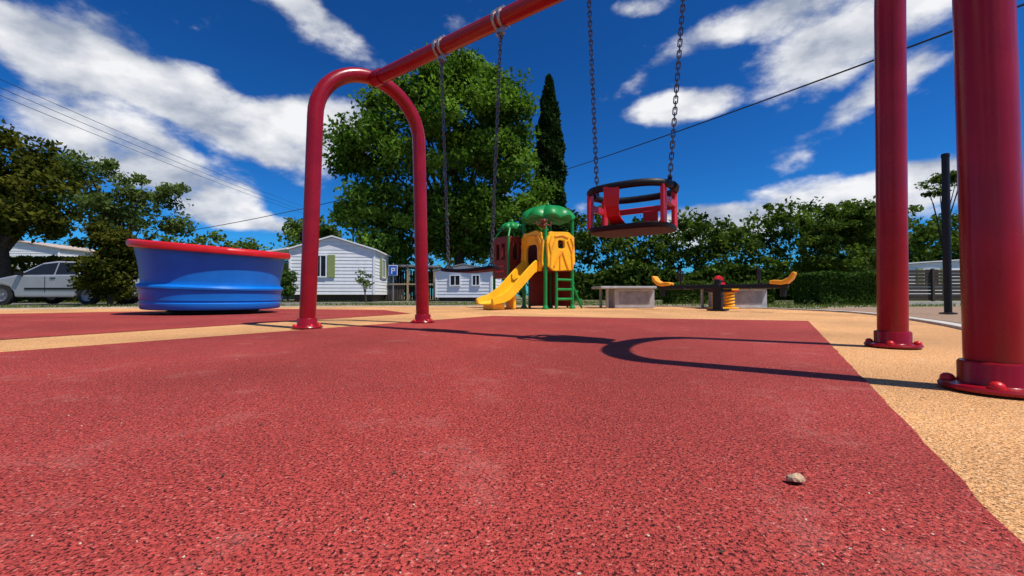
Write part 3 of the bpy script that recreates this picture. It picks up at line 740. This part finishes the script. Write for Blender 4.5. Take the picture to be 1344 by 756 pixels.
def E(px, py, rx, ry, Y, n, depth=None, dy=0):
    s = Y/F_
    return (PX(px, Y), Y+dy, PZ(py, Y), rx*s, depth if depth else rx*s, ry*s, n)
YT = 26
tree('plane_tree', (PX(600, YT), YT+1.5, 0), [E(600, 185, 85, 90, YT, 100), E(505, 190, 45, 62, YT, 40), E(460, 200, 24, 30, YT, 14), E(450, 175, 14, 12, YT, 4), E(668, 180, 36, 80, YT, 42), E(560, 280, 85, 38, YT, 80, 3.0, 0.8), E(640, 278, 72, 42, YT, 50, 3.0, 0.8),
     E(480, 275, 35, 45, YT, 28), E(505, 335, 36, 25, YT, 22), E(600, 100, 50, 22, YT, 26), E(655, 112, 30, 18, YT, 12), E(525, 135, 38, 22, YT, 16), E(560, 105, 30, 14, YT, 10), E(620, 318, 70, 14, YT, 30, 1.5, 1.5), E(700, 270, 22, 45, YT, 16)], 0.95, 190, 0.135, LM_plane, 0.38, 24)
CY = 30
cyp = empty('cypress_tree')
n = 16000
hh = rng.random(n); zz = 0.6+hh*(PZ(97, CY)-0.6)
rad = 1.22*np.minimum(1, (1-hh)*2.8)**0.7*(0.75+0.25*np.minimum(1, hh*5)); th = rng.random(n)*2*np.pi
rad = rad*(0.86+0.14*np.sin(zz*3+th*3))*(rng.random(n)**0.35)
leaves('crown', np.stack([PX(721, CY)+rad*np.cos(th), CY+rad*np.sin(th), zz], 1), 0.18, 0.4+0.25*rng.normal(size=n), LM_cyp, cyp)
MB().tube([(PX(721, CY), CY, 0), (PX(721, CY), CY, 12)], [0.25, 0.05], 10).make('trunk', BARK, cyp, True)
tree('oak_tree', (-21.5, 18, 0), [(-21.3, 18, 4.9, 2.6, 2.5, 2.3, 60), (-23.5, 18, 5.6, 2.8, 2.5, 2.6, 50), (-19.8, 17.5, 3.7, 1.0, 1.2, 1.0, 14)], 0.65, 150, 0.11, LM_dark, 0.3, 16)
YB = 15
tree('ash_tree', (PX(150, YB), YB+0.3, 0), [E(150, 265, 55, 38, YB, 22), E(200, 258, 36, 28, YB, 11), E(120, 225, 26, 20, YB, 8), E(215, 295, 24, 14, YB, 6), E(145, 310, 38, 25, YB, 14)], 0.42, 150, 0.07, LM_light, 0.12, 22)
shr = empty('shrub')
CL = clumps([E(145, 358, 32, 34, 13.0, 54), E(140, 322, 34, 26, 13.0, 24)], 1); P, T = fill(CL, 0.30, 200); leaves('foliage', P, 0.055, T-0.1, LM_dark, shr)
MB().tube([(PX(145, 13), 13, 0), (PX(145, 13), 13, 1.2)], [0.08, 0.03], 8).make('stems', BARK, shr, True)
sh2 = empty('shrub')
CL = clumps([E(378, 372, 9, 18, 19.5, 14)], 1); P, T = fill(CL, 0.28, 150); leaves('foliage', P, 0.06, T, LM_hedge, sh2)
MB().tube([(PX(378, 19.5), 19.5, 0), (PX(378, 19.5), 19.5, 0.8)], [0.05, 0.02], 8).make('stems', BARK, sh2, True)
tree('young_tree', (PX(482, 19.5), 19.3, 0), [E(478, 368, 15, 12, 19.5, 9)], 0.22, 40, 0.06, LM_light, 0.04, 8)
tree('distant_tree', (PX(410, 42), 42, 0), [E(405, 305, 30, 16, 42, 26), E(435, 310, 20, 12, 42, 10)], 0.9, 90, 0.2, LM_line, 0.3, 8)
tree('pine_tree', (PX(1240, 24), 24, 0), [E(1242, 234, 22, 10, 24, 14), E(1232, 252, 12, 6, 24, 4)], 0.42, 90, 0.09, LM_line, 0.12, 12, 0.5)
LM_round = leaf_mat('round_leaf', (0.03, 0.055, 0.01), (0.15, 0.21, 0.04))
tree('round_tree', (PX(1125, 27), 27, 0), [E(1120, 290, 34, 30, 27, 42), E(1140, 320, 28, 30, 27, 26), E(1085, 308, 26, 22, 27, 20), E(1100, 345, 50, 22, 27, 30)], 0.55, 120, 0.11, LM_round, 0.2, 10)

tops = [(60, 330), (250, 322), (330, 326), (480, 330), (560, 325), (660, 322), (735, 294), (760, 280), (790, 292), (830, 306), (870, 310), (905, 296), (950, 300), (985, 308), (1010, 286), (1030, 296), (1055, 282), (1090, 284), (1130, 278), (1160, 286), (1200, 302), (1260, 296), (1344, 298), (1700, 290)]
def topy(x): return float(np.interp(x, [t[0] for t in tops], [t[1] for t in tops]))
Cs = []
for px in np.concatenate([np.arange(-400, 0, 14), np.arange(0, 735, 7), np.arange(735, 1344, 4.0), np.arange(1344, 1700, 12)]):
    Y = 33+rng.random()*5
    yt = topy(px)+rng.normal()*8+7*math.sin(px*0.11)+5*math.sin(px*0.27)
    zt = PZ(yt, Y)
    for q in range(3 if px < 735 else 5):
        Cs.append((PX(px+rng.normal()*6, Y), Y+rng.normal()*1.0, 0.4+(zt-0.5)*(1 if q == 0 else rng.random()**0.8)))
P, T = fill(np.array(Cs), 0.72, 50, 0.85)
leaves('tree_line', P, 0.18, T, LM_line)
Cs = []
for a in np.linspace(math.radians(-200), math.radians(20), 150):
    r = 46+rng.random()*6
    for q in range(2): Cs.append((r*math.cos(a), r*math.sin(a), rng.random()*6))
P, T = fill(np.array(Cs), 2.4, 22, 0.8); leaves('tree_line', P, 0.75, T, LM_line)
n = 18000
x = rng.uniform(3.0, 30, n); z = rng.random(n)*2.6; y = 30.5+rng.normal(size=n)*0.35+0.3*np.sin(x*1.3)
leaves('tall_hedge', np.stack([x, y, z*(0.85+0.15*np.sin(x*0.9))], 1), 0.2, 0.25+0.2*rng.normal(size=n), LM_line)
def hedge(x0, x1, y0, y1, h, n, leaf, m, name='hedge'):
    P = []
    for _ in range(n):
        f = rng.random()
        if f < 0.3: P.append((rng.uniform(x0, x1), rng.uniform(y0, y1), h+rng.normal()*0.025))
        elif f < 0.75: P.append((rng.uniform(x0, x1), y0+abs(rng.normal())*0.05, rng.uniform(0, h)))
        elif f < 0.85: P.append((x0+abs(rng.normal())*0.05, rng.uniform(y0, y1), rng.uniform(0, h)))
        elif f < 0.95: P.append((x1-abs(rng.normal())*0.05, rng.uniform(y0, y1), rng.uniform(0, h)))
        else: P.append((rng.uniform(x0, x1), rng.uniform(y0, y1), rng.uniform(0, h)))
    P = np.array(P); P += 0.05*np.sin(P[:, [1, 2, 0]]*5)
    leaves(name, P, leaf, 0.5+0.25*rng.normal(size=n), m)
hedge(10.0, 12.3, 13.8, 15.2, 1.0, 12000, 0.05, LM_hedge)
hedge(-32, -16, 19.5, 20.8, 2.0, 16000, 0.11, LM_dark)
hedge(5.8, 9.5, 15.5, 16.4, 0.75, 8000, 0.06, LM_line)

n = 36000
gx = rng.uniform(-26, 16, n); gy = rng.uniform(9.5, 24, n)
def inside(px, py, poly):
    c = np.zeros(len(px), bool); j = len(poly)-1
    for i in range(len(poly)):
        xi, yi = poly[i]; xj, yj = poly[j]
        cond = ((yi > py) != (yj > py)) & (px < (xj-xi)*(py-yi)/(yj-yi+1e-9)+xi)
        c ^= cond; j = i
    return c
big = [(p[0]*1.0+(0.15 if p[0] > 0 else -0.15), p[1]+0.15) for p in tanp]
roadp = [(-60, 12.8), (-9, 13.2), (-4, 19), (3, 24), (3, 27), (-6, 22), (-11, 17.5), (-60, 17)]
ok = ~inside(gx, gy, big) & ~inside(gx, gy, roadp) & ~inside(gx, gy, gp) & (np.sin(gx*0.9+np.sin(gy*1.3)*2)+rng.normal(size=n)*0.6 > -0.4)
gx, gy = gx[ok], gy[ok]; n = len(gx)
hb = 0.03+0.06*rng.random(n); aa = rng.random(n)*np.pi
V = np.empty((n, 3, 3)); w = 0.012
V[:, 0] = np.stack([gx-w*np.cos(aa), gy-w*np.sin(aa), np.full(n, -0.014)], 1)
V[:, 1] = np.stack([gx+w*np.cos(aa), gy+w*np.sin(aa), np.full(n, -0.014)], 1)
V[:, 2] = np.stack([gx+rng.normal(size=n)*0.03, gy+rng.normal(size=n)*0.03, hb], 1)
me = bpy.data.meshes.new('grass'); me.from_pydata(V.reshape(-1, 3).tolist(), [], np.arange(n*3).reshape(-1, 3).tolist())
at = me.attributes.new('tint', 'FLOAT', 'POINT'); at.data.foreach_set('value', np.repeat(rng.random(n), 3).astype(np.float32))
me.materials.append(leaf_mat('grass_blade', (0.05, 0.10, 0.015), (0.22, 0.22, 0.07))); COL.objects.link(bpy.data.objects.new('grass', me))

# ------------------------------------------------------------------ pebbles
def rock(mb, c, r, seed):
    rr = random.Random(seed); bm = bmesh.new(); bmesh.ops.create_icosphere(bm, subdivisions=2, radius=1)
    sx, sy, sz = rr.uniform(.8, 1.2), rr.uniform(.6, 1), rr.uniform(.5, .75)
    pl = [(Vector((rr.gauss(0, 1), rr.gauss(0, 1), rr.gauss(0, 1))).normalized(), rr.uniform(.5, .85)) for _ in range(8)]
    vs = []
    for v in bm.verts:
        p = v.co.copy()
        for nrm, d in pl:
            k = p.dot(nrm)
            if k > d: p -= nrm*(k-d)
        vs.append(Vector((p.x*sx, p.y*sy, p.z*sz))*r+Vector(c))
    mb.add(vs, [[v.index for v in f.verts] for f in bm.faces]); bm.free()
mb = MB(); rock(mb, (0.4535, 0.688, 0.007), 0.0145, 12); mb.make('pebble', STONE)
mb = MB()
for i in range(170):
    y = 0.45+random.random()**1.6*4.5; x = random.uniform(-1.1, 1.0)*y*1.1
    r = random.choice([0.0010, 0.0012, 0.0016, 0.0022]); rock(mb, (x, y, r*0.5), r, i)
mb.make('loose_gravel', mat('pale_grit', (0.60, 0.48, 0.36), 0.9, 0.3, 50))
mb = MB()
for i in range(45):
    y = 0.5+random.random()**1.5*4; x = random.uniform(-1.1, 1.0)*y; a = random.random()*6.28; s = random.uniform(0.003, 0.007)
    c = Vector((x, y, 0.003)); d = Vector((math.cos(a), math.sin(a), 0.1))*s; e_ = Vector((-math.sin(a), math.cos(a), 0.2))*s*0.4
    mb.add([c-d, c+e_, c+d+Vector((0, 0, 0.002)), c-e_], [[0, 1, 2, 3]])
mb.make('leaf_litter', mat('dry_leaf', (0.06, 0.035, 0.02), 0.8, 0.4, 50))

# ------------------------------------------------------------------ sun & sky
sdir = Vector((-1.15, 0.70, -2.45)).normalized()
L = bpy.data.lights.new('sun', 'SUN'); L.energy = 5.0; L.angle = math.radians(0.5); L.color = (1.0, 0.95, 0.87)
so = bpy.data.objects.new('sun', L); COL.objects.link(so); so.rotation_euler = sdir.to_track_quat('-Z', 'Y').to_euler(); so.location = (5, -5, 12)
w = bpy.data.worlds.new('World'); scene.world = w; w.use_nodes = True
n = w.node_tree.nodes; l = w.node_tree.links; bg = n['Background']; bg.inputs['Strength'].default_value = 0.1
sky = n.new('ShaderNodeTexSky'); sky.sky_type = 'NISHITA'; sky.sun_disc = False
sky.sun_elevation = math.asin(-sdir.z); sky.sun_rotation = math.atan2(-sdir.x, -sdir.y)
sky.air_density = 1.0; sky.dust_density = 0.3; sky.ozone_density = 3.0
def N(t, **k):
    q = n.new(t)
    for a, b in k.items(): setattr(q, a, b)
    return q
def math_(op, a, b=None, c=None):
    q = N('ShaderNodeMath', operation=op)
    for i, x in enumerate((a, b, c)):
        if x is None: continue
        if isinstance(x, (int, float)): q.inputs[i].default_value = x
        else: l.new(x, q.inputs[i])
    return q.outputs[0]
s1 = N('ShaderNodeVectorMath', operation='SCALE'); s1.inputs['Scale'].default_value = 0.1
l.new(sky.outputs[0], s1.inputs[0])
gm = N('ShaderNodeGamma'); gm.inputs[1].default_value = 1.4; l.new(s1.outputs[0], gm.inputs[0])
s2 = N('ShaderNodeVectorMath', operation='MULTIPLY'); s2.inputs[1].default_value = (1.8, 8.3, 14.2); l.new(gm.outputs[0], s2.inputs[0])
tc = N('ShaderNodeTexCoord'); sp = N('ShaderNodeSeparateXYZ'); l.new(tc.outputs['Generated'], sp.inputs[0])
az = math_('ARCTAN2', sp.outputs[0], sp.outputs[1]); el = math_('ARCSINE', sp.outputs[2])
cb = N('ShaderNodeCombineXYZ'); l.new(az, cb.inputs[0]); l.new(el, cb.inputs[1])
blobs = [(90, 80, 190, 34, -12, 1.0), (240, 120, 150, 34, -24, 1.0), (130, 180, 120, 34, -8, 1.05), (230, 225, 120, 36, -14, 1.05), (350, 175, 110, 40, -20, 1.05), (430, 165, 80, 34, -5, 1.05), (290, 278, 60, 16, 0, .9), (360, 297, 80, 12, 0, .85), (20, 30, 90, 16, -10, .7),
         (400, 12, 140, 34, -22, .85), (1110, 50, 190, 46, 12, 1.1), (1000, 18, 180, 24, 5, .9), (830, 8, 70, 16, 0, .8), (885, 142, 72, 18, 2, 1.1), (1190, 95, 110, 18, 25, .75), (1030, 278, 180, 26, 8, 1.1), (1190, 250, 120, 28, 15, 1.0), (910, 288, 70, 18, 0, .95), (830, 105, 50, 14, 20, .6)]
mask = None
for (px, py, rx, ry, rot, amp) in blobs:
    a0 = math.atan((px-672)/F_); a1 = math.atan((px+rx-672)/F_); am = math.atan((px-rx-672)/F_)
    e0 = math.atan((388-py)/F_*math.cos(a0)); e1 = math.atan((388-py+ry)/F_*math.cos(a0))
    mp = N('ShaderNodeMapping', vector_type='TEXTURE')
    mp.inputs['Location'].default_value = (a0, e0, 0); mp.inputs['Rotation'].default_value = (0, 0, math.radians(rot))
    mp.inputs['Scale'].default_value = ((a1-am)/2*1.35, (e1-e0)*1.7, 1)
    l.new(cb.outputs[0], mp.inputs['Vector'])
    g = N('ShaderNodeTexGradient', gradient_type='SPHERICAL'); l.new(mp.outputs[0], g.inputs[0])
    mask = math_('MULTIPLY_ADD', g.outputs['Fac'], amp, mask if mask is not None else 0.0)
mask = math_('MINIMUM', mask, 0.82)
zz_ = math_('ADD', math_('MAXIMUM', sp.outputs[2], 0.0), 0.14)
pv = N('ShaderNodeCombineXYZ'); l.new(math_('DIVIDE', sp.outputs[0], zz_), pv.inputs[0]); l.new(math_('DIVIDE', sp.outputs[1], zz_), pv.inputs[1])
n1 = N('ShaderNodeTexNoise'); n1.noise_dimensions = '2D'; n1.inputs['Scale'].default_value = 1.9; n1.inputs['Detail'].default_value = 6; n1.inputs['Roughness'].default_value = 0.55; n1.inputs['Distortion'].default_value = 0.2
l.new(pv.outputs[0], n1.inputs['Vector'])
back = math_('MULTIPLY', math_('LESS_THAN', sp.outputs[1], 0.1), math_('MULTIPLY', math_('SUBTRACT', n1.outputs['Fac'], 0.42), 2.0))
mask = math_('ADD', mask, math_('MAXIMUM', back, 0.0))
n2 = N('ShaderNodeTexNoise'); n2.inputs['Scale'].default_value = 6.5; n2.inputs['Detail'].default_value = 8; n2.inputs['Roughness'].default_value = 0.58
sq = N('ShaderNodeVectorMath', operation='MULTIPLY'); sq.inputs[1].default_value = (1, 1, 1.8); l.new(tc.outputs['Generated'], sq.inputs[0]); l.new(sq.outputs[0], n2.inputs['Vector'])
dn = math_('ADD', mask, math_('MULTIPLY', math_('SUBTRACT', n1.outputs['Fac'], 0.5), 0.6))
dn = math_('ADD', dn, math_('MULTIPLY', math_('SUBTRACT', n2.outputs['Fac'], 0.5), 1.8))
mr = N('ShaderNodeMapRange', interpolation_type='SMOOTHSTEP'); mr.inputs['From Min'].default_value = 0.20; mr.inputs['From Max'].default_value = 0.72; l.new(dn, mr.inputs['Value'])
of = N('ShaderNodeVectorMath', operation='ADD'); of.inputs[1].default_value = (-0.03, 0.02, -0.09); l.new(sq.outputs[0], of.inputs[0])
n3 = N('ShaderNodeTexNoise'); n3.inputs['Scale'].default_value = 6.5; n3.inputs['Detail'].default_value = 3; n3.inputs['Roughness'].default_value = 0.5; l.new(of.outputs[0], n3.inputs['Vector'])
sh = math_('SUBTRACT', n3.outputs['Fac'], n2.outputs['Fac'])
mr2 = N('ShaderNodeMapRange'); mr2.inputs['From Min'].default_value = -0.17; mr2.inputs['From Max'].default_value = 0.15; mr2.inputs['To Min'].default_value = 1.0; mr2.inputs['To Max'].default_value = 0.0; l.new(sh, mr2.inputs['Value'])
cc_ = N('ShaderNodeMixRGB'); cc_.inputs[1].default_value = (3.7, 4.2, 5.2, 1); cc_.inputs[2].default_value = (9.6, 9.6, 9.7, 1); l.new(mr2.outputs[0], cc_.inputs[0])
mx = N('ShaderNodeMixRGB'); l.new(math_('MULTIPLY', mr.outputs[0], 0.95), mx.inputs[0]); l.new(s2.outputs[0], mx.inputs[1]); l.new(cc_.outputs[0], mx.inputs[2])
l.new(mx.outputs[0], bg.inputs['Color'])

# ------------------------------------------------------------------ camera
cd = bpy.data.cameras.new('camera'); cam = bpy.data.objects.new('camera', cd); COL.objects.link(cam)
cd.sensor_width = 36; cd.lens = 15.0; cd.clip_start = 0.02; cd.clip_end = 2000
cam.location = (0, 0, 0.3); cam.rotation_euler = (math.radians(90+1.02), 0, 0)
scene.camera = cam
scene.view_settings.view_transform = 'Standard'; scene.view_settings.look = 'None'; scene.view_settings.exposure = 0
